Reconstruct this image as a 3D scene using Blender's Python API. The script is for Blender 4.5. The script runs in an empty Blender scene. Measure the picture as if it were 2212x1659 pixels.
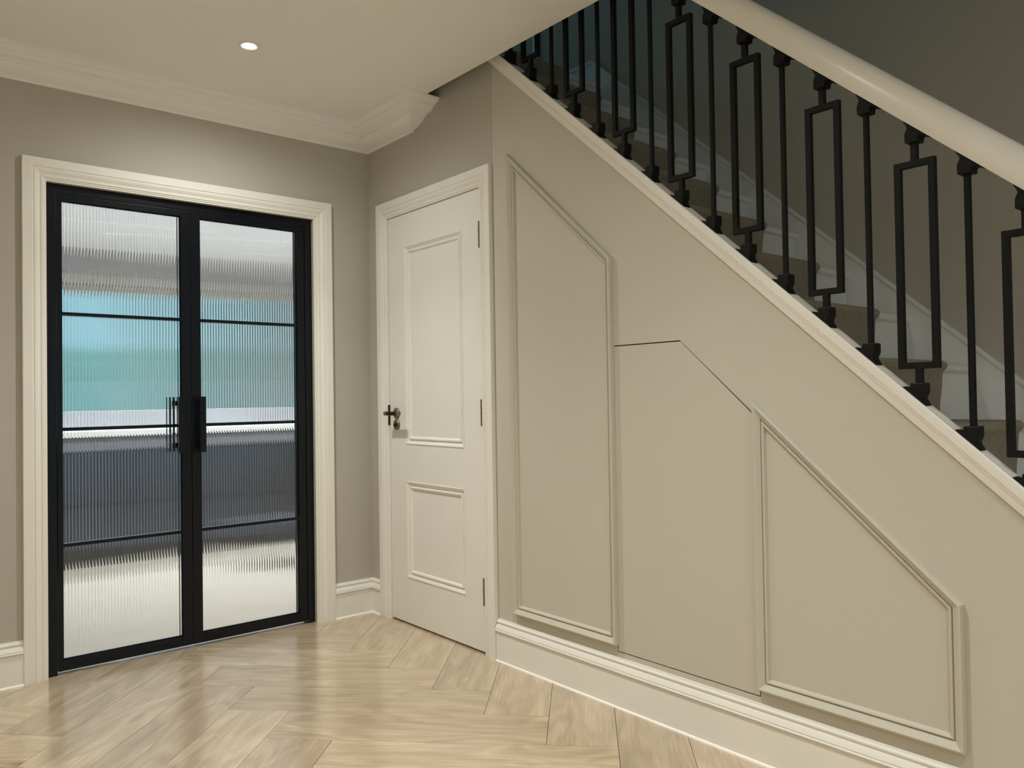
import bpy, bmesh, math, random
from mathutils import Vector, Matrix
random.seed(4)
S = bpy.context.scene
COL = S.collection

# ------------------------------------------------------------------ camera, world, lights, exposure
cam_d = bpy.data.cameras.new('camera')
cam_d.sensor_fit = 'HORIZONTAL'; cam_d.sensor_width = 36.0
cam_d.lens = 1702.0088 / 2212 * 36.0
cam_d.clip_start = 0.05; cam_d.clip_end = 200
cam = bpy.data.objects.new('camera', cam_d); COL.objects.link(cam)
_y, _p, _r = 0.6976910, 0.01707126, -0.01504035
_f = Vector((math.sin(_y) * math.cos(_p), math.cos(_y) * math.cos(_p), math.sin(_p)))
_rt = Vector((math.cos(_y), -math.sin(_y), 0)); _up = _rt.cross(_f)
_c, _s = math.cos(_r), math.sin(_r)
_R, _U = _rt * _c + _up * _s, -_rt * _s + _up * _c
M = Matrix((( _R.x, _U.x, -_f.x, -2.0593115), (_R.y, _U.y, -_f.y, -3.5935649), (_R.z, _U.z, -_f.z, 1.0868565), (0, 0, 0, 1)))
cam.matrix_world = M
S.camera = cam

W = bpy.data.worlds.new('overcast_sky'); S.world = W; W.use_nodes = True
bg = W.node_tree.nodes['Background']
bg.inputs['Color'].default_value = (0.34, 0.68, 0.80, 1)
bg.inputs['Strength'].default_value = 1.0

S.view_settings.view_transform = 'Standard'; S.view_settings.look = 'None'
S.view_settings.gamma = 1.0; S.view_settings.use_curve_mapping = False
S.view_settings.exposure = 0.0
S.cycles.caustics_refractive = True
S.cycles.caustics_reflective = False
S.cycles.sample_clamp_indirect = 6.0
S.cycles.max_bounces = 14
S.cycles.transmission_bounces = 10
S.cycles.glossy_bounces = 6
S.cycles.diffuse_bounces = 6

WARM = (1.0, 0.99, 0.935)
HALL_W, KITCHEN_W = 62.0, 112.0
# position, watts
HALL_LAMPS = [(-0.880, -0.634, 63.0, 2.95, 1.0), (-1.05, -2.2, 64.0, 2.5, 1.0), (-1.05, -3.76, 48.0, 2.4, 1.0), (-1.05, -5.2, 58.0, 3.0, 0.9), (-2.6, -2.2, 50.0, 2.8, 1.0), (-2.6, -5.0, 58.0, 3.0, 0.9), (0.45, -4.7, 24.0, 3.0, 0.9)]  # the second row and stair-foot lamp are unseen, added for fill light
KITCHEN_LAMPS = [(-0.9, 1.35), (0.45, 1.35), (-0.9, 3.0), (0.45, 3.0), (1.8, 3.0), (1.8, 1.35), (0.2, 5.5), (1.9, 5.5)]  # far pair past the beam is added to brighten the ceiling there

def portal(name, loc, rot, sx, sy):
    d = bpy.data.lights.new(name, 'AREA'); d.shape = 'RECTANGLE'; d.size = sx; d.size_y = sy
    d.cycles.is_portal = True
    o = bpy.data.objects.new(name, d); o.location = loc; o.rotation_euler = rot; COL.objects.link(o)
portal('kitchen_window_portal', (0.15, 6.52, 1.2), (math.pi / 2, 0, math.pi), 4.5, 2.36)
portal('hall_window_portal', (-1.7, -6.01, 1.22), (math.pi / 2, 0, 0), 2.6, 2.15)
portal('landing_window_portal', (-0.6, 0.91, 3.9), (math.pi / 2, 0, math.pi), 2.8, 1.9)

# ------------------------------------------------------------------ materials
def lin(c):
    c /= 255.0
    return c / 12.92 if c <= 0.04045 else ((c + 0.055) / 1.055) ** 2.4
def rgb(r, g, b): return (lin(r), lin(g), lin(b), 1)

def mat(name, color, rough=0.5, metal=0.0, noise=0.0, nscale=8.0, bump=0.0, bscale=200.0, spec=0.5, coat=0.0):
    m = bpy.data.materials.new(name); m.use_nodes = True
    nt = m.node_tree; b = nt.nodes['Principled BSDF']
    b.inputs['Roughness'].default_value = rough; b.inputs['Metallic'].default_value = metal
    b.inputs['Specular IOR Level'].default_value = spec
    b.inputs['Coat Weight'].default_value = coat
    b.inputs['Base Color'].default_value = color
    tc = nt.nodes.new('ShaderNodeTexCoord')
    if noise:
        n = nt.nodes.new('ShaderNodeTexNoise'); n.inputs['Scale'].default_value = nscale; n.inputs['Detail'].default_value = 4
        r = nt.nodes.new('ShaderNodeMapRange')
        r.inputs['From Min'].default_value = 0.3; r.inputs['From Max'].default_value = 0.7
        r.inputs['To Min'].default_value = 1 - noise; r.inputs['To Max'].default_value = 1 + noise
        mx = nt.nodes.new('ShaderNodeMix'); mx.data_type = 'RGBA'; mx.blend_type = 'MULTIPLY'; mx.inputs['Factor'].default_value = 1
        mx.inputs['A'].default_value = color
        nt.links.new(tc.outputs['Object'], n.inputs['Vector']); nt.links.new(n.outputs['Fac'], r.inputs['Value'])
        nt.links.new(r.outputs['Result'], mx.inputs['B']); nt.links.new(mx.outputs['Result'], b.inputs['Base Color'])
    if bump:
        n2 = nt.nodes.new('ShaderNodeTexNoise'); n2.inputs['Scale'].default_value = bscale; n2.inputs['Detail'].default_value = 3
        bp = nt.nodes.new('ShaderNodeBump'); bp.inputs['Strength'].default_value = bump; bp.inputs['Distance'].default_value = 0.002
        nt.links.new(tc.outputs['Object'], n2.inputs['Vector']); nt.links.new(n2.outputs['Fac'], bp.inputs['Height'])
        nt.links.new(bp.outputs['Normal'], b.inputs['Normal'])
    return m

WALL = mat('taupe_wall_paint', rgb(184, 180, 170), 0.75, noise=0.012, nscale=3, bump=0.10, bscale=160, spec=0.25)
PANEL = mat('taupe_panel_paint', rgb(198, 194, 180), 0.62, noise=0.01, nscale=3, bump=0.06, bscale=190, spec=0.3)
TRIM = mat('off_white_satin_paint', rgb(235, 233, 226), 0.42, noise=0.012, nscale=6, bump=0.03, bscale=90, spec=0.4)
CEIL = mat('matt_ceiling_paint', rgb(241, 240, 238), 0.85, noise=0.01, nscale=2, bump=0.05, bscale=140, spec=0.2)
STAIRPAINT = mat('white_stair_paint', rgb(226, 226, 226), 0.5, noise=0.03, nscale=14, spec=0.4)
SEAL = mat('white_sealant', rgb(246, 244, 238), 0.35)
BLACK = mat('black_steel_paint', rgb(6, 11, 19), 0.30, noise=0.05, nscale=20, bump=0.04, bscale=300, spec=0.3)
IRON = mat('black_iron', rgb(13, 13, 12), 0.55, noise=0.08, nscale=40, bump=0.15, bscale=260, spec=0.22)
BRONZE = mat('antique_bronze', rgb(124, 110, 84), 0.36, 0.4, noise=0.25, nscale=60)
BRONZE_DARK = mat('dark_antique_bronze', rgb(58, 50, 38), 0.4, 0.8, noise=0.2, nscale=60)
DARK = mat('dark_void', rgb(16, 14, 14), 0.9)
CARPET = mat('taupe_carpet', rgb(158, 151, 135), 0.95, noise=0.10, nscale=60, bump=0.6, bscale=700, spec=0.1)
ISLAND = mat('charcoal_cabinet', rgb(36, 35, 36), 0.3, noise=0.05, nscale=4)
BLUE_GREY = mat('blue_grey_finish', rgb(84, 100, 124), 0.35, 0.4, noise=0.05)
STONE = mat('white_worktop', rgb(235, 233, 230), 0.15, noise=0.03, nscale=6)
KWALL = mat('kitchen_grey_wall', rgb(176, 176, 178), 0.8, noise=0.02)
KCEIL = mat('kitchen_white_ceiling', rgb(236, 236, 238), 0.8)
KFLOOR = mat('pale_kitchen_floor', rgb(208, 195, 176), 0.14, noise=0.05, nscale=5)
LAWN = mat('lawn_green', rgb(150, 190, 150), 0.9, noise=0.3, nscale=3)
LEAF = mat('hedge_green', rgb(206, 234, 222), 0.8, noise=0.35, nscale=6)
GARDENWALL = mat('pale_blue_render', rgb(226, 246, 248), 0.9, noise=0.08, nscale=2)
DRAWER = mat('grey_drawer', rgb(120, 120, 126), 0.3)
RAILM = mat('white_satin_rail_paint', rgb(232, 229, 221), 0.26, noise=0.015, nscale=5, spec=0.5)
POUF = mat('dark_fabric', rgb(52, 52, 62), 0.9, noise=0.1)

def glass_mat():
    m = bpy.data.materials.new('reeded_glass'); m.use_nodes = True; nt = m.node_tree; nt.nodes.clear()
    o = nt.nodes.new('ShaderNodeOutputMaterial'); g = nt.nodes.new('ShaderNodeBsdfGlass')
    g.inputs['IOR'].default_value = 1.5; g.inputs['Roughness'].default_value = 0.0
    g.inputs['Color'].default_value = (0.97, 0.985, 0.985, 1)
    nt.links.new(g.outputs[0], o.inputs[0]); return m
GLASS = glass_mat()
def thin_glass():
    m = bpy.data.materials.new('clear_window_glass'); m.use_nodes = True; nt = m.node_tree; nt.nodes.clear()
    o = nt.nodes.new('ShaderNodeOutputMaterial'); t = nt.nodes.new('ShaderNodeBsdfTransparent'); g = nt.nodes.new('ShaderNodeBsdfGlossy')
    g.inputs['Roughness'].default_value = 0.0
    f = nt.nodes.new('ShaderNodeFresnel'); f.inputs['IOR'].default_value = 1.45
    x = nt.nodes.new('ShaderNodeMixShader')
    nt.links.new(f.outputs[0], x.inputs[0]); nt.links.new(t.outputs[0], x.inputs[1]); nt.links.new(g.outputs[0], x.inputs[2])
    nt.links.new(x.outputs[0], o.inputs[0]); return m
CLEAR = thin_glass()
def emit(name, color, strength):
    m = bpy.data.materials.new(name); m.use_nodes = True; nt = m.node_tree; nt.nodes.clear()
    o = nt.nodes.new('ShaderNodeOutputMaterial'); e = nt.nodes.new('ShaderNodeEmission')
    e.inputs[0].default_value = (*color, 1); e.inputs[1].default_value = strength
    nt.links.new(e.outputs[0], o.inputs[0]); return m
LENS = emit('lit_lamp_lens', (1.0, 0.95, 0.86), 60.0)

def oak():
    m = bpy.data.materials.new('light_oak_plank'); m.use_nodes = True; nt = m.node_tree
    N, L = nt.nodes.new, nt.links.new
    b = nt.nodes['Principled BSDF']
    tc = N('ShaderNodeTexCoord'); oi = N('ShaderNodeObjectInfo')
    off = N('ShaderNodeVectorMath'); off.operation = 'MULTIPLY_ADD'
    off.inputs[1].default_value = (1, 1, 1)
    cmb = N('ShaderNodeCombineXYZ')
    mu = N('ShaderNodeMath'); mu.operation = 'MULTIPLY'; mu.inputs[1].default_value = 37.0
    L(oi.outputs['Random'], mu.inputs[0]); L(mu.outputs[0], cmb.inputs[0]); L(mu.outputs[0], cmb.inputs[1]); L(mu.outputs[0], cmb.inputs[2])
    L(tc.outputs['Object'], off.inputs[0]); L(cmb.outputs[0], off.inputs[2])
    def mapping(sx, sy):
        mp = N('ShaderNodeMapping'); mp.inputs['Scale'].default_value = (sx, sy, 1); L(off.outputs[0], mp.inputs[0]); return mp
    # broad tone
    n1 = N('ShaderNodeTexNoise'); n1.inputs['Scale'].default_value = 1.0; n1.inputs['Detail'].default_value = 3
    L(mapping(1.3, 12).outputs[0], n1.inputs[0])
    # cathedral grain: distorted bands
    wv = N('ShaderNodeTexNoise'); wv.inputs['Scale'].default_value = 1.0; wv.inputs['Detail'].default_value = 2; wv.inputs['Distortion'].default_value = 0.3
    L(mapping(1.7, 5.5).outputs[0], wv.inputs[0])
    ml = N('ShaderNodeMath'); ml.operation = 'MULTIPLY'; ml.inputs[1].default_value = 46.0; L(wv.outputs['Fac'], ml.inputs[0])
    sn = N('ShaderNodeMath'); sn.operation = 'SINE'; L(ml.outputs[0], sn.inputs[0])
    # fine fibres
    n2 = N('ShaderNodeTexNoise'); n2.inputs['Scale'].default_value = 1.0; n2.inputs['Detail'].default_value = 5; n2.inputs['Roughness'].default_value = 0.7
    L(mapping(6, 190).outputs[0], n2.inputs[0])
    r1 = N('ShaderNodeValToRGB')
    e = r1.color_ramp.elements
    e[0].position = 0.30; e[0].color = rgb(186, 164, 136); e[1].position = 0.70; e[1].color = rgb(210, 190, 161)
    L(n1.outputs['Fac'], r1.inputs[0])
    def mulby(prev, src, lo, hi, fmin=0.0, fmax=1.0):
        mr = N('ShaderNodeMapRange'); mr.inputs['From Min'].default_value = fmin; mr.inputs['From Max'].default_value = fmax
        mr.inputs['To Min'].default_value = lo; mr.inputs['To Max'].default_value = hi; L(src, mr.inputs['Value'])
        mx = N('ShaderNodeMix'); mx.data_type = 'RGBA'; mx.blend_type = 'MULTIPLY'; mx.inputs['Factor'].default_value = 1
        L(prev, mx.inputs['A']); L(mr.outputs[0], mx.inputs['B']); return mx.outputs['Result']
    c = mulby(r1.outputs[0], sn.outputs[0], 0.88, 1.05, -1, 1)
    c = mulby(c, n2.outputs['Fac'], 0.78, 1.16, 0.3, 0.7)
    c = mulby(c, oi.outputs['Random'], 0.90, 1.07)
    # knots
    vo = N('ShaderNodeTexVoronoi'); vo.inputs['Scale'].default_value = 1.0; L(mapping(1.5, 4.5).outputs[0], vo.inputs['Vector'])
    c = mulby(c, vo.outputs['Distance'], 0.55, 1.0, 0.02, 0.11)
    L(c, b.inputs['Base Color'])
    mr = N('ShaderNodeMapRange'); mr.inputs['To Min'].default_value = 0.18; mr.inputs['To Max'].default_value = 0.32; b.inputs['Specular IOR Level'].default_value = 1.0; b.inputs['Coat Weight'].default_value = 1.0; b.inputs['Coat Roughness'].default_value = 0.15
    L(n2.outputs['Fac'], mr.inputs['Value']); L(mr.outputs[0], b.inputs['Roughness'])
    bp = N('ShaderNodeBump'); bp.inputs['Strength'].default_value = 0.12; bp.inputs['Distance'].default_value = 0.001
    L(n2.outputs['Fac'], bp.inputs['Height']); L(bp.outputs[0], b.inputs['Normal'])
    return m
OAK = oak()

# ------------------------------------------------------------------ mesh helpers
def finish(name, verts, faces, m, parent=None, smooth=None, loc=None, bevel=0):
    me = bpy.data.meshes.new(name)
    me.from_pydata([tuple(v) for v in verts], [], faces)
    bm = bmesh.new(); bm.from_mesh(me)
    bmesh.ops.recalc_face_normals(bm, faces=bm.faces[:])
    if bevel:
        bmesh.ops.bevel(bm, geom=bm.edges[:], offset=bevel, segments=2, affect='EDGES', profile=0.6, clamp_overlap=True)
    bm.to_mesh(me); bm.free()
    if smooth is not None:
        me.polygons.foreach_set('use_smooth', [True] * len(me.polygons)); me.set_sharp_from_angle(angle=math.radians(smooth))
    me.materials.append(m)
    o = bpy.data.objects.new(name, me); COL.objects.link(o)
    if loc is not None: o.location = loc
    if parent: o.parent = parent
    return o

def merge(*parts):
    V, F = [], []
    for v, f in parts:
        n = len(V); V += list(v); F += [tuple(i + n for i in q) for q in f]
    return V, F

def box(x0, x1, y0, y1, z0, z1):
    v = [(x, y, z) for x in (x0, x1) for y in (y0, y1) for z in (z0, z1)]
    return v, [(0, 1, 3, 2), (4, 6, 7, 5), (0, 4, 5, 1), (2, 3, 7, 6), (0, 2, 6, 4), (1, 5, 7, 3)]

def prism(poly, axis, a, b):
    """poly: 2D points; axis 'x': (y,z) extruded a..b along x; 'y': (x,z); 'z': (x,y)"""
    def P(p, t): return {'x': (t, p[0], p[1]), 'y': (p[0], t, p[1]), 'z': (p[0], p[1], t)}[axis]
    n = len(poly)
    v = [P(p, a) for p in poly] + [P(p, b) for p in poly]
    f = [tuple(range(n)), tuple(range(2 * n - 1, n - 1, -1))] + [(i, (i + 1) % n, n + (i + 1) % n, n + i) for i in range(n)]
    return v, f

def loft(rings, closed_ring=True, caps=True):
    n = len(rings[0]); V = [p for r in rings for p in r]; F = []
    for k in range(len(rings) - 1):
        for i in range(n if closed_ring else n - 1):
            j = (i + 1) % n
            F.append((k * n + i, k * n + j, (k + 1) * n + j, (k + 1) * n + i))
    if caps:
        F.append(tuple(range(n))); F.append(tuple(range(len(V) - 1, len(V) - n - 1, -1)))
    return V, F

def cyl(p0, p1, r0, r1=None, n=20):
    p0, p1 = Vector(p0), Vector(p1); r1 = r0 if r1 is None else r1
    d = (p1 - p0).normalized(); a = d.orthogonal().normalized(); b = d.cross(a)
    ring = lambda p, r: [p + (a * math.cos(t) + b * math.sin(t)) * r for t in [2 * math.pi * i / n for i in range(n)]]
    return loft([ring(p0, r0), ring(p1, r1)])

def lathe(axis0, direction, prof, n=28):
    """prof: (along, radius)"""
    p0, d = Vector(axis0), Vector(direction).normalized(); a = d.orthogonal().normalized(); b = d.cross(a)
    rings = [[p0 + d * t + (a * math.cos(u) + b * math.sin(u)) * r for u in [2 * math.pi * i / n for i in range(n)]] for t, r in prof]
    return loft(rings)

def segments(path, prof, nrm, closed=False, flip=1):
    """Mitred moulding pieces: prof (a, d): a = in-plane offset to the side of the path, d = along nrm. Returns one (verts, faces) per path segment."""
    path = [Vector(p) for p in path]; nrm = Vector(nrm); n = len(path); out = []
    def side(i, j):
        d = (path[j] - path[i]).normalized(); return d.cross(nrm) * flip
    offs = []
    for i in range(n):
        if closed or 0 < i < n - 1:
            s0, s1 = side((i - 1) % n, i), side(i, (i + 1) % n)
            m = (s0 + s1); m = m / (m.dot(s0)); offs.append(m)
        elif i == 0: offs.append(side(0, 1))
        else: offs.append(side(n - 2, n - 1))
    for i in range(n if closed else n - 1):
        j = (i + 1) % n
        out.append(loft([[path[i] + offs[i] * a + nrm * d for a, d in prof], [path[j] + offs[j] * a + nrm * d for a, d in prof]]))
    return out

def empty(name, loc=(0, 0, 0)):
    o = bpy.data.objects.new(name, None); o.empty_display_size = 0.1; o.location = loc; COL.objects.link(o); return o
def tag(o, label=None, cat=None, group=None, kind=None):
    if label: o['label'] = label
    if cat: o['category'] = cat
    if group: o['group'] = group
    if kind: o['kind'] = kind
    return o
def struct(o, label, cat): return tag(o, label, cat, None, 'structure')

# ------------------------------------------------------------------ key dimensions
ZC = 2.463                       # hall ceiling
K = 0.885                        # stair pitch (rise / going)
def cap(y): return 3.472 + 0.88 * y    # top of string capping at its middle
NY, NZ, GO, RI = -2.098, 1.571, 0.217, 0.192
def nose(j): return NY + GO * j, NZ + RI * j
ZL = 2.715                       # landing level

# ------------------------------------------------------------------ floor with herringbone planks
PW, PL = 0.2235, 0.909
sub = finish('floor', *box(-3.4, 0.97, -6.0, 0.10, -0.10, -0.009), DARK)
struct(sub, 'light oak floor laid in large herringbone planks across the hall', 'floor')
FX0, FX1, FY0, FY1 = -3.4, 0.955, -5.6, 0.055
def clip(poly, nx, ny, c):
    out = []
    for i in range(len(poly)):
        a, b = poly[i], poly[(i + 1) % len(poly)]
        da, db = a[0] * nx + a[1] * ny - c, b[0] * nx + b[1] * ny - c
        if da <= 0: out.append(a)
        if da * db < 0:
            t = da / (da - db); out.append((a[0] + (b[0] - a[0]) * t, a[1] + (b[1] - a[1]) * t))
    return out
R2 = math.sqrt(2)
def plank(p0, p1, q0, q1, along_p):
    g = 0.0006
    p0 += g; p1 -= g; q0 += g; q1 -= g
    poly = [((p + q) / R2, (p - q) / R2) for p, q in ((p0, q0), (p1, q0), (p1, q1), (p0, q1))]
    for c in ((1, 0, FX1), (-1, 0, -FX0), (0, 1, FY1), (0, -1, -FY0)):
        poly = clip(poly, *c)
        if len(poly) < 3: return
    # no boards under the stair cupboard
    if min(a[0] for a in poly) > -0.002 and max(a[1] for a in poly) > -3.6 and min(a[1] for a in poly) > -3.6: return
    ar = sum(poly[i][0] * poly[(i + 1) % len(poly)][1] - poly[(i + 1) % len(poly)][0] * poly[i][1] for i in range(len(poly)))
    if abs(ar) < 0.004: return
    cx = ((p0 + p1) / 2 + (q0 + q1) / 2) / R2; cy = ((p0 + p1) / 2 - (q0 + q1) / 2) / R2
    ang = math.pi / 4 if along_p else -math.pi / 4
    ca, sa = math.cos(-ang), math.sin(-ang)
    loc = [((x - cx) * ca - (y - cy) * sa, (x - cx) * sa + (y - cy) * ca) for x, y in poly]
    n = len(loc); b = 0.00025
    mx, my = sum(a[0] for a in loc) / n, sum(a[1] for a in loc) / n
    def ins(a):
        return (a[0] - math.copysign(b, a[0] - mx), a[1] - math.copysign(b, a[1] - my))
    dz = random.uniform(-0.0002, 0.0002)
    V = [(x, y, -0.009) for x, y in loc] + [(x, y, -0.0014 + dz) for x, y in loc] + [(*ins(a), dz) for a in loc]
    F = [tuple(range(n - 1, -1, -1)), tuple(range(2 * n, 3 * n))]
    for k in (0, n):
        F += [(k + i, k + (i + 1) % n, k + n + (i + 1) % n, k + n + i) for i in range(n)]
    o = finish('plank', V, F, OAK, sub, loc=(cx, cy, 0)); o.rotation_euler = (0, 0, ang)
for band in range(-4, 8):
    for k in range(-26, 30):
        P = -1.0718 - (k - 2) * PW - band * PL
        Q = 0.7338 + (k - 2) * PW - band * PL
        plank(P - PW, P, Q - PL, Q, False)
        plank(P - PW, P - PW + PL, Q, Q + PW, True)

# ------------------------------------------------------------------ ceilings
c1 = merge(box(-3.5, -0.068, -6.1, 0.10, ZC, ZL - 0.02), box(-0.068, 0.97, -6.1, -4.05, ZC, ZL - 0.02), box(-0.068, 0.97, -0.735, 0.10, ZC + 0.14, ZL - 0.02))
struct(finish('ceiling', *c1, CEIL), 'plain painted hall ceiling cut away along the stair opening', 'ceiling')
struct(finish('ceiling_landing', *box(-2.4, 1.1, -6.1, 1.8, 5.1, 5.2), CEIL), 'ceiling above the upper landing', 'ceiling')

# ------------------------------------------------------------------ walls
def wall_with_holes(name, axis, a, b, u0, u1, z0, z1, holes, m):
    parts = []
    us = sorted({u0, u1, *[h[0] for h in holes], *[h[1] for h in holes]})
    for i in range(len(us) - 1):
        ua, ub = us[i], us[i + 1]
        hs = [h for h in holes if h[0] <= ua and h[1] >= ub]
        spans = [(z0, z1)]
        for h in hs:
            ns = []
            for s0, s1 in spans:
                if h[2] > s0: ns.append((s0, min(s1, h[2])))
                if h[3] < s1: ns.append((max(s0, h[3]), s1))
            spans = ns
        for s0, s1 in spans:
            parts.append(box(a, b, ua, ub, s0, s1) if axis == 'x' else box(ua, ub, a, b, s0, s1))
    return finish(name, *merge(*parts), m)
wA = wall_with_holes('wall_back', 'y', 0.0, 0.10, -3.5, 0.0, -0.009, ZC, [(-1.4635, -0.3147, -0.009, 1.9803)], WALL)
struct(wA, 'taupe painted wall around the black glazed double doors', 'wall')
wB = wall_with_holes('wall_right', 'x', 0.0, 0.10, -1.0285, 0.10, -0.009, 2.60, [(-0.9505, -0.181, -0.009, 1.993)], WALL)
struct(wB, 'taupe painted wall around the white panelled door', 'wall')
struct(finish('wall_left', *box(-3.5, -3.4, -6.1, 0.0, -0.05, ZC), TRIM), 'unseen hall wall facing the staircase, whitened to bounce light', 'wall')  # out-of-view wall given white paint to bounce more light
struct(wall_with_holes('wall_front', 'y', -6.1, -6.0, -3.5, 1.1, -0.05, 5.1, [(-3.0, -0.4, 0.15, 2.30)], TRIM), 'hall wall opposite the glazed double doors', 'wall')  # also out of view and whitened for brighter bounce
w3 = empty('window_3')  # unseen glazing added to cool the ambient light in the hall
for a, b in ((-3.0, -1.7), (-1.7, -0.4)):
    finish('sash', *merge(box(a, a + 0.06, -6.08, -6.02, 0.15, 2.30), box(b - 0.06, b, -6.08, -6.02, 0.15, 2.30), box(a + 0.06, b - 0.06, -6.08, -6.02, 0.15, 0.22), box(a + 0.06, b - 0.06, -6.08, -6.02, 2.23, 2.30)), TRIM, w3)
    finish('pane', *box(a + 0.06, b - 0.06, -6.052, -6.048, 0.22, 2.23), CLEAR, w3)
struct(w3, 'unseen glazing opposite the double doors, added behind the camera for cool daylight', 'window')
struct(finish('wall_stairwell', *merge(box(0.97, 1.07, -6.0, 0.10, -0.05, 5.1), box(0.97, 1.07, 0.10, 1.7, 2.62, 5.1)), WALL), 'taupe stairwell wall rising behind the stair balusters', 'wall')
wU = wall_with_holes('wall_landing', 'y', 0.9, 1.0, -2.4, 1.07, 2.62, 5.1, [(-2.0, 0.8, 2.95, 4.85)], WALL)
struct(wU, 'upper landing wall at the head of the stairs', 'wall')
struct(finish('wall_landing_side', *box(-2.5, -2.4, -6.1, 1.7, 2.62, 5.1), WALL), 'upper landing wall above the hall', 'wall')
struct(finish('floor_landing', *box(-2.4, 0.97, 0.10, 1.7, 2.64, ZL - 0.02), CARPET), 'carpeted upper landing floor at the head of the stairs', 'floor')

# spandrel below the stairs with a cut-out for the flush cupboard door
HD = [(-1.6946, 0.1897), (-1.6946, 1.2643), (-1.9879, 1.2643), (-2.2610, 1.0240), (-2.2610, 0.1897)]
def spandrel():
    lo = lambda y: 3.440 + 0.88 * y
    yA, yB = -1.0300, -3.893
    parts = []
    def quad(pts): parts.append(prism(pts, 'x', 0.0, 0.025))
    quad([(yA, 0.0), (yA, lo(yA)), (HD[0][0], lo(HD[0][0])), (HD[0][0], 0.0)])
    quad([(HD[0][0], HD[1][1]), (HD[0][0], lo(HD[0][0])), (HD[2][0], lo(HD[2][0])), (HD[2][0], HD[2][1])])
    quad([(HD[2][0], HD[2][1]), (HD[2][0], lo(HD[2][0])), (HD[3][0], lo(HD[3][0])), (HD[3][0], HD[3][1])])
    quad([(HD[0][0], 0.0), (HD[0][0], HD[0][1]), (HD[4][0], HD[4][1]), (HD[4][0], 0.0)])
    quad([(HD[4][0], 0.0), (HD[3][0], HD[3][1]), (HD[3][0], lo(HD[3][0])), (yB, lo(yB)), (yB, 0.0)])
    return finish('wall_understair', *merge(*parts), PANEL)
struct(spandrel(), 'taupe triangular panelled wall below the staircase', 'wall')

# flush cupboard door
g = 0.0038
hd = [(HD[0][0] - g, HD[0][1] + g), (HD[1][0] - g, HD[1][1] - g), (HD[2][0] - 0.4 * g, HD[2][1] - g), (HD[3][0] + g, HD[3][1] - 1.1 * g), (HD[4][0] + g, HD[4][1] + g)]
d4 = finish('door_4', *prism(hd, 'x', 0.0004, 0.022), PANEL)
struct(d4, 'flush taupe cupboard door with sloping top, outlined by a thin dark gap under the stairs', 'door')

# ------------------------------------------------------------------ panel mouldings on the spandrel
MOULD = [(0, 0), (0, 0.016), (0.002, 0.021), (0.006, 0.0225), (0.011, 0.0195), (0.017, 0.0130), (0.0220, 0.0105), (0.0235, 0.0050), (0.0255, 0.0050), (0.0265, 0.0110), (0.0295, 0.0120), (0.0330, 0.0100), (0.0350, 0.0040), (0.0370, 0.0)]
def moulding(name, poly, label):
    # poly outer corners (y, z), ordered so the inside lies to one side
    path = [(0.0, y, z) for y, z in poly]
    e = empty(name, (0, 0, 0)); 
    area = sum(poly[i][0] * poly[(i + 1) % 4][1] - poly[(i + 1) % 4][0] * poly[i][1] for i in range(4))
    segs = segments(path, MOULD, (-1, 0, 0), True, -1 if area < 0 else 1)
    for s in segs: finish('moulding_strip', *s, PANEL, e, smooth=28)
    struct(e, label, 'moulding')
moulding('trim_4', [(-1.1409, 0.2146), (-1.1409, 2.0789), (-1.7006, 1.5760), (-1.7006, 0.2146)], 'tall taupe panel moulding with sloping top beside the white door')
moulding('trim_5', [(-2.2600, 0.2140), (-2.2600, 1.0640), (-2.8245, 0.5711), (-2.8245, 0.2140)], 'short taupe panel moulding with sloping top beyond the flush cupboard door')

# ------------------------------------------------------------------ baseboards
BASE = [(0, 0.0), (0.0155, 0.0), (0.0155, 0.1195), (0.0135, 0.1205), (0.0135, 0.1225), (0.0210, 0.1240), (0.0220, 0.1255), (0.0220, 0.1285), (0.0205, 0.1300), (0.0175, 0.1305), (0.0175, 0.1325), (0.0195, 0.1340), (0.0175, 0.1400), (0.0125, 0.1480), (0.0115, 0.1500), (0.0070, 0.1510), (0.0070, 0.1545), (0.0105, 0.1565), (0.0118, 0.1600), (0.0108, 0.1635), (0.0075, 0.1655), (0.0060, 0.1690), (0.0055, 0.1724), (0.0, 0.1724)]
def base_prof(pt, inward, off):   # point on wall, inward direction
    return [(pt[0] + inward[0] * d, pt[1] + inward[1] * d, z) for d, z in BASE]
def baseboard(name, pts, inw, label):
    """pts: plan points; inw: for each point the (possibly mitred) inward offset vector"""
    e = empty(name)
    for i in range(len(pts) - 1):
        V, F = loft([base_prof(pts[i], inw[i], 0), base_prof(pts[i + 1], inw[i + 1], 0)])
        finish('board', V, F, TRIM, e, smooth=25)
        r = []
        for k in (i, i + 1):
            r.append([(pts[k][0] + inw[k][0] * d, pts[k][1] + inw[k][1] * d, z) for d, z in ((0.0155, 0.0002), (0.0215, 0.0002), (0.0200, 0.0035), (0.0155, 0.0065))])
        finish('sealant_bead', *loft(r), SEAL, e)
    return struct(e, label, 'baseboard')
baseboard('baseboard_back', [(-3.4, 0.0), (-1.5485, 0.0)], [(0, -1), (0, -1)], 'off-white moulded baseboard running from the double doors away from the stairs')
baseboard('baseboard_corner', [(-0.2219, 0.0), (0, 0), (0, -0.1024)], [(0, -1), (-1, -1), (-1, 0)], 'short off-white baseboard turning the corner between the two doors')
baseboard('baseboard_right', [(0, -1.0297), (0, -3.893)], [(-1, 0), (-1, 0)], 'long off-white moulded baseboard below the stair panelling')
baseboard('baseboard_left', [(-3.4, 0.0), (-3.4, -6.0)], [(1, 0), (1, 0)], 'off-white baseboard on the hall wall facing the staircase')

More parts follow.
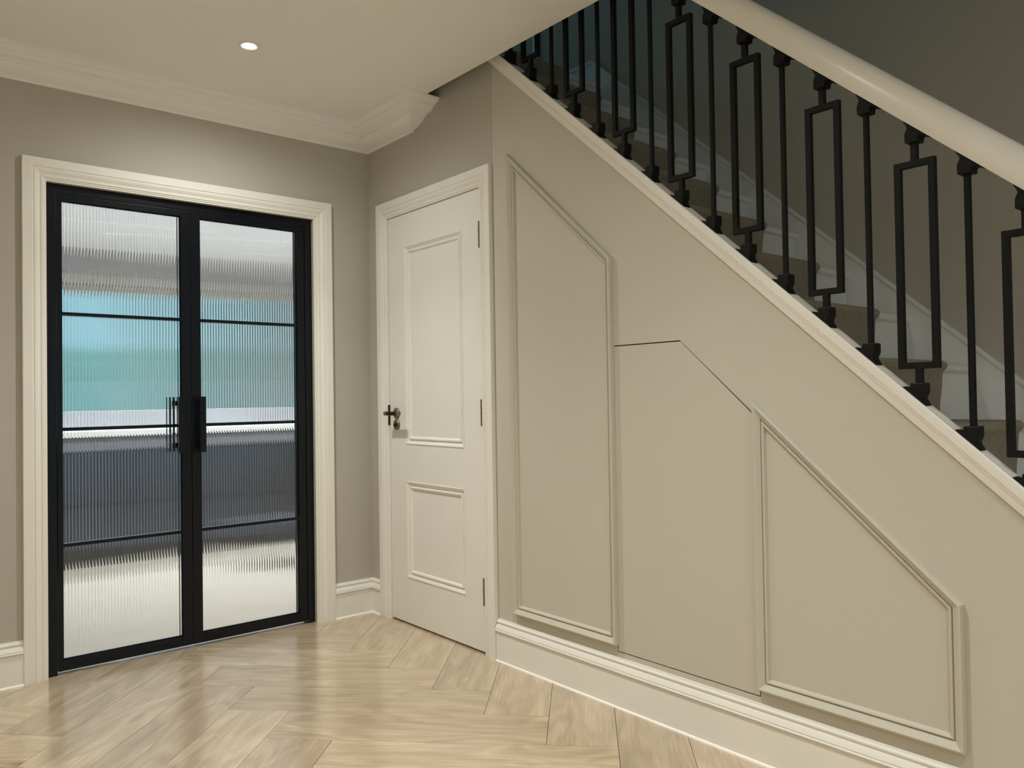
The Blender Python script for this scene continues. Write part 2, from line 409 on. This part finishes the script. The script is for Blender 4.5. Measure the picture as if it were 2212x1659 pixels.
# ------------------------------------------------------------------ door architraves
ARCH = [(0, 0), (0, 0.019), (0.0015, 0.0205), (0.034, 0.0205), (0.0355, 0.0175), (0.039, 0.0165), (0.0415, 0.0195), (0.047, 0.0190), (0.054, 0.0150), (0.060, 0.0115), (0.064, 0.0105), (0.0655, 0.0130), (0.072, 0.0130), (0.0735, 0.0100), (0.0790, 0.0090), (0.0805, 0.0075), (0.0805, 0)]
def architrave(name, path, nrm, flip, label, lining):
    e = empty(name)
    for nm, s in zip(('side_casing', 'head_casing', 'side_casing'), segments(path, ARCH, nrm, False, flip)):
        finish(nm, *s, TRIM, e, smooth=25)
    finish('jamb_lining', *lining, TRIM, e)
    struct(e, label, 'door surround')
architrave('trim_1', [(-1.5487, 0, 0), (-1.5487, 0, 2.0671), (-0.2217, 0, 2.0671), (-0.2217, 0, 0)], (0, -1, 0), 1, 'off-white moulded architrave around the black glazed double doors',
           merge(box(-1.4750, -1.4636, -0.006, 0.098, 0, 1.9920), box(-0.3146, -0.3030, -0.006, 0.098, 0, 1.9920), box(-1.4636, -0.3146, -0.006, 0.098, 1.9805, 1.9920)))
architrave('trim_2', [(0, -0.1022, 0), (0, -0.1022, 2.0682), (0, -1.0265, 2.0682), (0, -1.0265, 0)], (-1, 0, 0), 1, 'off-white moulded architrave around the white panelled door',
           merge(box(-0.004, 0.09, -0.1855, -0.1795, 0, 1.9960), box(-0.004, 0.09, -0.9520, -0.9462, 0, 1.9960), box(-0.004, 0.09, -0.9520, -0.1795, 1.9895, 1.9960), box(0.042, 0.055, -0.9462, -0.1855, 1.975, 1.9895)))

# ------------------------------------------------------------------ cornice
CZ, CD = 2.361, ZC - 2.361
COR = [(0, 0), (0.045, 0.0), (0.06, 0.06), (0.10, 0.10), (0.20, 0.14), (0.34, 0.24), (0.44, 0.36), (0.47, 0.44), (0.52, 0.44), (0.53, 0.52), (0.60, 0.54), (0.70, 0.58), (0.76, 0.66), (0.78, 0.72), (0.83, 0.72), (0.84, 0.80), (0.90, 0.83), (0.95, 0.88), (0.96, 0.94), (1.0, 0.94), (1.0, 0.999), (0, 0.999)]
pA, pB, pR, yE = 0.140, 0.178, 0.235, -0.419
corn = empty('trim_3')
def cz(h): return CZ + CD * h
finish('cornice_run', *loft([[(-3.4, -pA * p, cz(h)) for p, h in COR], [(-pB * p, -pA * p, cz(h)) for p, h in COR]]), CEIL, corn, smooth=25)
finish('cornice_run', *loft([[(-pB * p, -pA * p, cz(h)) for p, h in COR], [(-pB * p, yE - pR * p, cz(h)) for p, h in COR]]), CEIL, corn, smooth=25)
finish('cornice_return', *loft([[(-pB * p, yE - pR * p, cz(h)) for p, h in COR], [(0, yE - pR * p, cz(h)) for p, h in COR]]), CEIL, corn, smooth=25)
struct(corn, 'stepped plaster cornice with mitred end above the two doors', 'cornice')

# ------------------------------------------------------------------ black glazed double doors
# fixed steel frame
fx0, fx1, fz1 = -1.4630, -0.3152, 1.9798
fr = empty('trim_6')
FW = 0.036
finish('frame_post', *box(fx0, fx0 + FW, 0.018, 0.078, 0.0, fz1), BLACK, fr, bevel=0.001)
finish('frame_post', *box(fx1 - FW, fx1, 0.018, 0.078, 0.0, fz1), BLACK, fr, bevel=0.001)
finish('frame_head', *box(fx0 + FW, fx1 - FW, 0.018, 0.078, fz1 - FW, fz1), BLACK, fr, bevel=0.001)
struct(fr, 'black steel outer frame of the glazed double doors', 'door frame')
Z_GB, Z_GT = 0.0541, 1.9155
MUN = (0.5151, 0.9846, 1.4547)
def flutes(x0, x1, z0, z1, yb=0.044, t=0.0045, pitch=0.0122, sag=0.0022, n=6):
    w = x1 - x0; k = max(1, round(w / pitch)); pt = w / k
    rr = pt * pt / (8 * sag) + sag / 2
    front = []
    for i in range(k):
        for s in range(n + (1 if i == k - 1 else 0)):
            u = (s / n - 0.5) * pt
            d = math.sqrt(rr * rr - u * u) - (rr - sag)
            front.append((x0 + (i + 0.5) * pt + u, yb - t - d))
    m = len(front); V = []
    for z in (z0, z1):
        V += [(x, y, z) for x, y in front] + [(x, yb, z) for x, y in front]
    F = []
    T = 2 * m
    for i in range(m - 1):
        F.append((i, i + 1, T + i + 1, T + i))                       # fluted face
        F.append((m + i + 1, m + i, T + m + i, T + m + i + 1))       # flat face
        F.append((i + 1, i, m + i, m + i + 1)); F.append((T + i, T + i + 1, T + m + i + 1, T + m + i))
    F.append((0, T, T + m, m)); F.append((m - 1, 2 * m - 1, T + 2 * m - 1, T + m - 1))
    return V, F
def leaf(name, lx0, lx1, gx0, gx1, hx, label):
    d = empty(name)
    y0, y1 = 0.0195, 0.060
    zb, zt = 0.0130, fz1 - FW - 0.003
    finish('stile', *box(lx0, gx0, y0, y1, zb, zt), BLACK, d, bevel=0.0012)
    finish('stile', *box(gx1, lx1, y0, y1, zb, zt), BLACK, d, bevel=0.0012)
    finish('top_rail', *box(gx0, gx1, y0, y1, Z_GT, zt), BLACK, d, bevel=0.0012)
    finish('bottom_rail', *box(gx0, gx1, y0, y1, zb, Z_GB), BLACK, d, bevel=0.0012)
    zs = [Z_GB, *MUN, Z_GT]
    for z in MUN: finish('glazing_bar', *box(gx0, gx1, y0 + 0.002, y1 - 0.002, z - 0.0068, z + 0.0068), BLACK, d, bevel=0.0008)
    for i in range(4):
        a = zs[i] + (0.0070 if i else 0.0002); b = zs[i + 1] - (0.0070 if i < 3 else 0.0002)
        finish('fluted_pane', *flutes(gx0 + 0.0002, gx1 - 0.0002, a, b), GLASS, d, smooth=24)
    # flat pull handle on the hall side and its twin behind
    sx = (gx1 + 0.012) if hx < -0.9 else (gx0 - 0.012)      # fixing on the meeting stile
    for ya, yb, yg0, yg1 in ((-0.024, y0, -0.032, -0.024), (y1, 0.098, 0.098, 0.106)):
        arms = [box(min(hx, sx) - 0.004, max(hx, sx) + 0.004, yg0 + 0.0015, yg1 - 0.0015, z, z + 0.022) for z in (0.884, 1.072)]
        posts = [box(sx - 0.005, sx + 0.005, ya, yb, z, z + 0.022) for z in (0.884, 1.072)]
        finish('pull_handle', *merge(box(hx - 0.0130, hx + 0.0130, yg0, yg1, 0.8660, 1.1115), *arms, *posts), BLACK, d)
    finish('bead', *merge(box(gx0 - 0.001, gx0 + 0.004, 0.031, 0.0370, Z_GB, Z_GT), box(gx1 - 0.004, gx1 + 0.001, 0.031, 0.0370, Z_GB, Z_GT), box(gx0, gx1, 0.031, 0.0370, Z_GB - 0.001, Z_GB + 0.005), box(gx0, gx1, 0.031, 0.0370, Z_GT - 0.004, Z_GT + 0.001)), BLACK, d)
    return struct(d, label, 'door')
leaf('door_1', fx0 + FW + 0.003, -0.8985, -1.4066, -0.9381, -0.9550, 'black steel door leaf with four fluted panes, farther from the white door')
leaf('door_2', -0.8955, fx1 - FW - 0.003, -0.8546, -0.3909, -0.8635, 'black steel door leaf with four fluted panes, nearer the white door')

# ------------------------------------------------------------------ white panelled door
DY0, DY1, DZ0, DZ1 = -0.9430, -0.1885, 0.0080, 1.9862
dr = empty('door_3')
PU = (-0.8055, -0.3330, 0.8685, 1.8290)   # upper panel opening
PD = (-0.8055, -0.3310, 0.2255, 0.6895)
def door_plate():
    xs0, xs1 = 0.0, 0.044
    parts = []
    parts.append(('stile', box(xs0, xs1, PU[1] + 0.0004, DY1, DZ0, DZ1)))
    parts.append(('stile', box(xs0, xs1, DY0, PU[0] - 0.0004, DZ0, DZ1)))
    parts.append(('top_rail', box(xs0 + 0.0003, xs1, PU[0], PU[1], PU[3], DZ1)))
    parts.append(('lock_rail', box(xs0 + 0.0003, xs1, PU[0], PU[1], PD[3], PU[2])))
    parts.append(('bottom_rail', box(xs0 + 0.0003, xs1, PU[0], PU[1], DZ0, PD[2])))
    for nm, p in parts: finish(nm, *p, TRIM, dr, bevel=0.0007)
    DM = [(-0.001, -0.006), (0.000, 0.0022), (0.004, 0.0030), (0.009, 0.0005), (0.013, -0.004), (0.018, -0.0075), (0.0215, -0.0085), (0.0225, -0.0045), (0.0265, -0.0015), (0.0315, -0.0020), (0.0350, -0.0055), (0.0385, -0.0100), (0.0405, -0.0105), (0.0405, -0.016), (-0.001, -0.016)]
    for P in (PU, PD):
        path = [(0, P[1], P[2]), (0, P[1], P[3]), (0, P[0], P[3]), (0, P[0], P[2])]
        for s in segments(path, DM, (-1, 0, 0), True, 1): finish('panel_moulding', *s, TRIM, dr, smooth=28)
        finish('panel', *box(0.0100, 0.030, P[0] + 0.036, P[1] - 0.036, P[2] + 0.036, P[3] - 0.036), TRIM, dr)
door_plate()
# hinges: knuckled barrels on the hall side
for zt, zb in ((1.8412, 1.7285), (1.0800, 0.9679), (0.3214, 0.2077)):
    h = finish('hinge', *merge(box(-0.0012, 0.002, -0.9460, -0.9415, zb, zt), box(0.0, 0.03, -0.9462, -0.9432, zb, zt)), BRONZE_DARK, dr)
    n = 5; L = (zt - zb) / n
    for i in range(n):
        finish('knuckle', *cyl((-0.0055, -0.9425, zb + i * L + 0.0011), (-0.0055, -0.9425, zb + (i + 1) * L - 0.0011), 0.0068, n=16), BRONZE, h, smooth=40)
    finish('hinge_pin', *cyl((-0.0055, -0.9425, zb - 0.001), (-0.0055, -0.9425, zt + 0.001), 0.0042, n=12), BRONZE_DARK, h, smooth=40)
# lever handle, key escutcheon and strike plate
LY, LZ = -0.2530, 1.0180
rose = finish('rose', *lathe((0, LY, LZ), (-1, 0, 0), [(0, 0.0265), (0.006, 0.0265), (0.0085, 0.0245), (0.0092, 0.020), (0.0092, 0.012)]), BRONZE, dr, smooth=35)
lev = finish('lever', *merge(cyl((-0.0090, LY, LZ), (-0.058, LY, LZ), 0.0088, n=20), lathe((-0.058, LY + 0.004, LZ), (0, -1, 0), [(-0.010, 0.0088), (-0.0095, 0.0098), (0.0, 0.0100), (0.103, 0.0098), (0.1045, 0.0090)])), BRONZE_DARK, dr, smooth=35, )
finish('lever_collar', *lathe((-0.058, LY + 0.004, LZ), (0, -1, 0), [(-0.0135, 0.0085), (-0.013, 0.0108), (0.012, 0.0108), (0.0125, 0.0095)]), BRONZE, lev, smooth=35)
finish('lever_tip', *lathe((-0.058, LY - 0.099, LZ), (0, -1, 0), [(0, 0.0100), (0.004, 0.0108), (0.011, 0.0108), (0.0125, 0.0095)]), BRONZE, lev, smooth=35)
esc = finish('keyhole_rose', *lathe((0, LY, 0.9615), (-1, 0, 0), [(0, 0.0262), (0.005, 0.0262), (0.0085, 0.0235), (0.0085, 0.017), (0.0072, 0.0165), (0.0072, 0.004)]), BRONZE, dr, smooth=35)
finish('keyhole_turn', *lathe((-0.0072, LY, 0.9615), (-1, 0, 0), [(0, 0.0095), (0.006, 0.0090), (0.0085, 0.0070), (0.009, 0.002)]), BRONZE_DARK, esc, smooth=35)
finish('keyhole', *box(-0.0170, -0.0158, LY - 0.0012, LY + 0.0012, 0.9565, 0.9665), DARK, esc)
struct(dr, 'white panelled door with two moulded panels and a bronze lever handle', 'door')
sp = finish('strike_plate', *merge(box(-0.0085, -0.0070, -0.1885, -0.1790, 0.9585, 1.0585), box(-0.0085, 0.025, -0.1868, -0.1856, 0.9585, 1.0585)), BRONZE_DARK, bpy.data.objects['trim_2'])
sp['label'] = 'dark bronze strike plate'

# ------------------------------------------------------------------ staircase
st = empty('staircase', (0.49, -3.6, 0))
st_inv = Matrix.Translation((-0.49, 3.6, 0))
def spart(name, vf, m, parent=st, **kw):
    V = [(v[0] - 0.49, v[1] + 3.6, v[2]) for v in vf[0]]
    return finish(name, V, vf[1], m, parent, **kw)
XL, XR = 0.045, 0.950
for j in range(-7, 7):
    y, z = nose(j)
    z -= 0.009
    y -= -0.008
    t = 0.028
    back = y + GO + 0.026
    top = [(y + 0.012, z), (y + 0.004, z - 0.004), (y, z - t / 2), (y + 0.004, z - t + 0.004), (y + 0.012, z - t), (back, z - t), (back, z)]
    if j == 6: top[-2] = (back - 0.018, z - t); top[-1] = (back - 0.018, z)
    spart('tread', prism(top, 'x', XL, XR), STAIRPAINT, smooth=50)
    zb = nose(j - 1)[1] - 0.009 if j > -7 else 0.001
    spart('riser', prism([(y + 0.022, zb), (y + 0.022, z - t), (y + 0.036, z - t), (y + 0.036, zb)], 'x', XL, XR - 0.001), STAIRPAINT)
# wall string with bead
def wstr(y): return 2.126 + 0.888 * (y + 1.536)
ya, yb = -3.62, -0.70
spart('wall_string', prism([(ya, wstr(ya) - 0.36), (ya, wstr(ya) - 0.014), (yb, wstr(yb) - 0.014), (yb + 0.25, wstr(yb) - 0.014), (yb + 0.25, wstr(yb) - 0.155), (yb, wstr(yb) - 0.30)], 'x', XR, 0.9695), STAIRPAINT)
dd = 0.018
spart('string_bead', merge(prism([(ya, wstr(ya) - 0.020), (ya, wstr(ya)), (yb, wstr(yb)), (yb, wstr(yb) - 0.020)], 'x', XR - 0.008, 0.9695), prism([(yb, wstr(yb) - 0.020), (yb, wstr(yb)), (yb + 0.25, wstr(yb)), (yb + 0.25, wstr(yb) - 0.020)], 'x', XR - 0.008, 0.9695)), STAIRPAINT, bevel=0.004)
# outer string behind the spandrel and its moulded capping
def slope(prof, y0, y1): return loft([[(x, y0, 0.88 * y0 + c) for x, c in prof], [(x, y1, 0.88 * y1 + c) for x, c in prof]])
SY0, SY1 = -3.78, -0.83
spart('outer_string', slope([(0.0260, 3.20), (0.0260, 3.438), (0.0440, 3.438), (0.0440, 3.20)], SY0 + 0.1, SY1), STAIRPAINT)
CAPP = [(0.0, 3.3990), (-0.0065, 3.3990), (-0.0100, 3.4010), (-0.0125, 3.4080), (-0.0130, 3.4180), (-0.0150, 3.4260), (-0.0185, 3.4310), (-0.0190, 3.4330), (-0.0170, 3.4340), (-0.0170, 3.4370), (-0.0215, 3.4395), (-0.0225, 3.4440), (-0.0225, 3.4690), (-0.0205, 3.4720), (0.0300, 3.4720), (0.0320, 3.4700), (0.0320, 3.4410), (0.0, 3.4410)]
spart('string_capping', slope(CAPP, SY0, SY1), TRIM, smooth=25)
tag(st, 'straight carpeted staircase with white strings and risers, rising behind the black balusters', 'staircase')
# carpet runner: one continuous strip, its free edge a little ragged
def runner():
    prof = []
    for j in range(-7, 7):
        y, z = nose(j)
        zb = nose(j - 1)[1] if j > -7 else 0.004
        w = random.uniform(-0.004, 0.004)
        prof += [(y + 0.018, zb + 0.004, 0.680 + w), (y + 0.017, zb + 0.05, 0.684 + random.uniform(-.003, .003)), (y + 0.015, zb + 0.10, 0.691 + w), (y + 0.012, z - 0.040, 0.697), (y + 0.002, z - 0.028, 0.699), (y - 0.003, z - 0.016, 0.698 + w),
                 (y + 0.000, z - 0.006, 0.692 + w), (y + 0.004, z - 0.002, 0.685 + w), (y + 0.010, z, 0.681 + w), (y + GO * 0.5, z, 0.682)]
        prof += [(y + GO - 0.006 + 0.018, z, 0.680)] if j < 6 else [(y + GO + 0.02, z, 0.685)]
    m = len(prof); V = []; th = 0.008
    # four columns: far edge top, near edge top, with rounded free edge
    rows = []
    for i, (y, z, xr) in enumerate(prof):
        a = prof[max(0, i - 1)]; b = prof[min(m - 1, i + 1)]
        ty, tz = b[0] - a[0], b[1] - a[1]; l = math.hypot(ty, tz) or 1
        ny, nz = tz / l, -ty / l       # towards inside
        rows.append([(0.046, y, z), (xr - 0.012, y, z), (xr - 0.003, y + ny * 0.0025, z + nz * 0.0025), (xr, y + ny * th, z + nz * th), (0.046, y + ny * th, z + nz * th)])
    return loft(rows)
V, F = runner()
rn = spart('carpet_runner', (V, F), CARPET, smooth=50)
rn['label'] = 'taupe carpet runner with a ragged free edge'

# landing skirting beside the string head, landing post
finish_l = finish('trim_7', *box(0.953, 0.9695, -0.262, -0.228, ZL + 0.16, ZL + 2.1), TRIM, bevel=0.003)
struct(finish_l, 'slim white door casing on the stairwell wall at the head of the stairs', 'post')

# ------------------------------------------------------------------ balusters
BX = 0.003
SH = [(-0.0165, 0.0400), (-0.0150, 0.0415), (0.0150, 0.0415), (0.0170, 0.0395), (0.0172, 0.0200), (0.0150, 0.0120), (0.0115, 0.0060), (0.0115, 0.0010), (0.0150, -0.0060), (0.0205, -0.0160), (0.0195, -0.0168), (-0.0355, 0.0316), (-0.0350, 0.0330), (-0.0290, 0.0310), (-0.0220, 0.0275), (-0.0185, 0.0285), (-0.0170, 0.0320)]
def shoe_mesh(name, flip):
    s = -1 if flip else 1
    pts = [(-a * s, c * s) for a, c in SH]      # image side is -y
    rows = []
    for x, k in ((-0.0185, 0.90), (-0.0165, 1.0), (0.0165, 1.0), (0.0185, 0.90)):
        cy = 0.0; cz_ = 0.012 * s
        rows.append([(x, cy + (y - cy) * k, cz_ + (z - cz_) * k) for y, z in pts])
    V, F = loft(rows)
    o = finish(name, V, F, IRON, smooth=30)
    return o
def rail_bottom(y): return 4.1620 + 0.88 * y
protos = {}
def proto(kind):
    r = empty('baluster')
    H = 4.162 - 3.472
    a = shoe_mesh('base_shoe', False); a.parent = r
    b = shoe_mesh('top_shoe', True); b.parent = r; b.location = (0, 0, H - 0.0006)
    if kind == 'straight':
        finish('round_bar', *cyl((0, 0, 0.030), (0, 0, H - 0.030), 0.0083, n=18), IRON, r, smooth=40)
    else:
        z0, z1, hw, t = 0.077, 0.604, 0.0500, 0.0165
        finish('lower_stem', *box(-0.008, 0.008, -0.008, 0.008, 0.030, z0 + 0.002), IRON, r, bevel=0.0015)
        finish('upper_stem', *box(-0.008, 0.008, -0.008, 0.008, z1 - 0.002, H - 0.030), IRON, r, bevel=0.0015)
        out = [(-hw, z0), (hw, z0), (hw, z1), (-hw, z1)]; inn = [(-hw + t, z0 + t), (hw - t, z0 + t), (hw - t, z1 - t), (-hw + t, z1 - t)]
        V = [(x, y, z) for x in (-0.0082, 0.0082) for y, z in out + inn]
        F = []
        for i in range(4):
            k = (i + 1) % 4
            F += [(i, k, 4 + k, 4 + i), (8 + i, 12 + i, 12 + k, 8 + k), (i, 8 + i, 8 + k, k), (4 + i, 4 + k, 12 + k, 12 + i)]
        finish('rectangular_loop', V, F, IRON, r, bevel=0.0016)
    return r
def copy_tree(o):
    c = o.copy(); COL.objects.link(c)
    for ch in o.children:
        d = ch.copy(); COL.objects.link(d); d.parent = c
    return c
ORD = ['first', 'second', 'third', 'fourth', 'fifth', 'sixth', 'seventh', 'eighth']
cnt = {'straight': 0, 'loop': 0}
for i in range(0, 16):
    kind = 'loop' if i % 2 else 'straight'
    if kind not in protos: o = protos[kind] = proto(kind)
    else: o = copy_tree(protos[kind])
    y = -1.2777 - 0.12128 * (i - 1)
    o.location = (BX, y, cap(y))
    n = ORD[cnt[kind]]; cnt[kind] += 1
    word = 'black iron baluster with a rectangular loop' if kind == 'loop' else 'plain straight black iron baluster'
    tag(o, f'{word}, {n} {"looped" if kind == "loop" else "straight"} one down from the ceiling edge', 'baluster', 'iron balusters along the stairs')

# ------------------------------------------------------------------ handrail
RAILP = [(-0.0290, 0.0), (0.0350, 0.0), (0.0385, 0.006), (0.0400, 0.020), (0.0395, 0.040), (0.0360, 0.056), (0.0290, 0.068), (0.0180, 0.075), (0.0060, 0.0775), (-0.0060, 0.0765), (-0.0180, 0.071), (-0.0270, 0.061), (-0.0325, 0.048), (-0.0345, 0.034), (-0.0340, 0.018), (-0.0318, 0.005)]
kc = math.hypot(1, 0.88)
hr = finish('handrail', *slope([(x, 4.1620 + h * kc) for x, h in RAILP], -3.72, -1.00), RAILM, smooth=40)
tag(hr, 'thick rounded off-white handrail sloping over the black balusters', 'handrail')

# ------------------------------------------------------------------ downlights
def downlight(x, y, z, watts, label, group, size=1.75, color=WARM, blend=0.85):
    e = empty('downlight', (x, y, z))
    finish('bezel', *lathe((0, 0, 0), (0, 0, -1), [(0.0, 0.0440), (0.0015, 0.0440), (0.0035, 0.0415), (0.0042, 0.0370), (0.0032, 0.0290), (0.0008, 0.0240)], 40), TRIM, e, smooth=40)
    finish('lens', *lathe((0, 0, 0), (0, 0, -1), [(0.0, 0.0235), (0.0012, 0.0235), (0.0024, 0.018), (0.0028, 0.002)], 28), LENS, e, smooth=40)
    for nm, w, sz, bl in (('downlight_spill', watts * 0.60, size, blend), ('downlight_beam', watts * 0.95, 1.75, 1.0)):
        d = bpy.data.lights.new(nm, 'SPOT'); d.energy = w; d.color = color
        d.spot_size = sz; d.spot_blend = bl; d.shadow_soft_size = 0.022
        o = bpy.data.objects.new(nm, d); o.parent = e; o.location = (0, 0, -0.012); COL.objects.link(o)
    tag(e, label, 'downlight', group)
for i, (x, y, w, sz, bl) in enumerate(HALL_LAMPS):
    downlight(x, y, ZC, w, 'round recessed downlight lit in the ceiling in front of the glazed doors' if i == 0 else 'unseen round downlight, one of the hall row and added fill lamps', None if i == 0 else 'hall downlights outside the photo', sz, WARM, bl)

# ------------------------------------------------------------------ kitchen beyond the glazed doors
KX0, KX1, KY1 = -2.6, 4.0, 6.5
struct(finish('floor_kitchen', *box(KX0, KX1, 0.056, 6.6, -0.10, -0.002), KFLOOR), 'pale polished kitchen floor beyond the glazed doors', 'floor')
struct(finish('ceiling_kitchen', *box(KX0, KX1, 0.10, 6.6, ZC, 2.60), KCEIL), 'white kitchen ceiling seen through the fluted glass', 'ceiling')
struct(finish('trim_8', *box(KX0, KX1, 4.2, 4.5, 2.272, ZC), KWALL), 'grey ceiling beam across the kitchen behind the fluted glass', 'beam')
struct(finish('wall_kitchen_left', *box(KX0 - 0.1, KX0, 0.10, 6.6, -0.05, 2.6), KWALL), 'kitchen side wall farther from the stairs', 'wall')
struct(finish('wall_kitchen_right', *box(KX1, KX1 + 0.1, 0.10, 6.6, -0.05, 2.6), KWALL), 'kitchen side wall beyond the stairs', 'wall')
struct(finish('wall_kitchen_front', *merge(box(0.0, KX1, 0.10, 0.2, -0.05, 2.6), box(KX0, -1.4635, 0.101, 0.11, 0.0, ZC), box(-0.3147, 0.0, 0.101, 0.11, 0, ZC))), 'kitchen wall backing on to the hall', 'wall') if False else struct(finish('wall_kitchen_front', *box(0.0, KX1, 0.101, 0.2, -0.05, 2.6), KWALL), 'kitchen wall backing on to the staircase', 'wall')
wx0, wx1, wz1 = -2.1, 2.35, 2.44
kw = wall_with_holes('wall_kitchen_back', 'y', KY1, 6.6, KX0, KX1, -0.05, 2.6, [(wx0, wx1, 0.0, wz1)], KWALL)
struct(kw, 'kitchen end wall around the wide garden window', 'wall')
win = empty('window_1')
n = 4; pw = (wx1 - wx0) / n
for i in range(n):
    a, b = wx0 + i * pw + 0.004, wx0 + (i + 1) * pw - 0.004
    finish('sash', *merge(box(a, a + 0.05, 6.52, 6.58, 0, wz1), box(b - 0.05, b, 6.52, 6.58, 0, wz1), box(a + 0.05, b - 0.05, 6.52, 6.58, wz1 - 0.05, wz1), box(a + 0.05, b - 0.05, 6.52, 6.58, 0, 0.06)), TRIM, win)
    finish('pane', *box(a + 0.05, b - 0.05, 6.548, 6.552, 0.06, wz1 - 0.05), CLEAR, win)
struct(win, 'wide glazed garden doors glowing blue-green through the fluted glass', 'window')
w2 = empty('window_2')
finish('frame', *merge(box(-2.0, -1.94, 0.92, 0.98, 2.95, 4.85), box(0.74, 0.8, 0.92, 0.98, 2.95, 4.85), box(-1.94, 0.74, 0.92, 0.98, 2.95, 3.01), box(-1.94, 0.74, 0.92, 0.98, 4.79, 4.85)), TRIM, w2)
finish('pane', *box(-1.94, 0.74, 0.948, 0.952, 3.01, 4.79), CLEAR, w2)
struct(w2, 'landing window above the hall, out of sight', 'window')
# island with worktop, door fronts, and one lighter blue-grey front
isl = empty('kitchen_island', (0.2, 2.6, 0))
def ip(name, vf, m, parent=isl, **k):
    return finish(name, [(v[0] - 0.2, v[1] - 2.6, v[2]) for v in vf[0]], vf[1], m, parent, **k)
ip('cabinet_body', box(-1.9, 1.75, 2.29, 3.15, 0.0, 0.86), ISLAND)
ip('worktop', box(-1.93, 1.78, 2.25, 3.18, 0.861, 0.901), STONE, bevel=0.003)
for i in range(6):
    a = -1.9 + i * 0.6083
    fm = BLUE_GREY if i == 2 else ISLAND
    f = ip('blue_grey_front' if i == 2 else 'cupboard_door', box(a + 0.003, a + 0.605, 2.270, 2.289, 0.10, 0.76), fm, bevel=0.002)
    ip('drawer_front', box(a + 0.003, a + 0.605, 2.270, 2.289, 0.766, 0.855), DRAWER, bevel=0.002)
ip('added_pale_strip', box(-1.9, 1.75, 3.05, 3.12, 0.902, 1.030), KWALL, bevel=0.003)  # strip added to stand in for a pale sill farther back
tag(isl, 'charcoal kitchen island with a white worktop, blurred behind the fluted glass', 'kitchen island')
pf = empty('stool', (0.50, 1.35, 0))
finish('seat', *box(-0.30, 0.30, -0.2, 0.2, 0.16, 0.30), POUF, pf, bevel=0.03)
for sx in (-1, 1):
    for sy in (-1, 1): finish('leg', *cyl((sx * 0.25, sy * 0.15, -0.002), (sx * 0.25, sy * 0.15, 0.17), 0.018), BLACK, pf)
tag(pf, 'low dark stool on the kitchen floor, blurred behind the fluted glass', 'stool')
for i, (x, y) in enumerate(KITCHEN_LAMPS):
    downlight(x, y, ZC, KITCHEN_W * (1.5 if y > 5 else 1.0), 'round kitchen downlight, far pair added as fill, the rest blurred to bright streaks behind the fluted glass', 'kitchen downlights behind the fluted glass', 2.7, (0.82, 0.91, 1.0))
# garden
struct(finish('ground_garden', *box(-30, 40, 6.61, 60, -0.25, -0.15), LAWN), 'green lawn beyond the kitchen window', 'lawn')
def hedge(x0, x1, y, h):
    V, F = [], []
    n = 60; mrows = 10
    for i in range(n + 1):
        for k in range(mrows + 1):
            x = x0 + (x1 - x0) * i / n; t = k / mrows
            V.append((x, y + random.uniform(-0.15, 0.15) + 0.5 * t * t, -0.2 + (h + random.uniform(-0.2, 0.2)) * t))
    for i in range(n):
        for k in range(mrows):
            a = i * (mrows + 1) + k; F.append((a, a + mrows + 1, a + mrows + 2, a + 1))
    o = finish('hedge', V, F, LEAF, smooth=60)
    V2 = o.data
    tag(o, 'green garden hedge beyond the kitchen window', 'hedge', kind='stuff')
hedge(-10, 20, 16.0, 2.6)
struct(finish('wall_garden', *box(-10, 20, 12.0, 12.2, -0.25, 1.50), GARDENWALL), 'pale low garden wall in front of the hedge', 'wall')
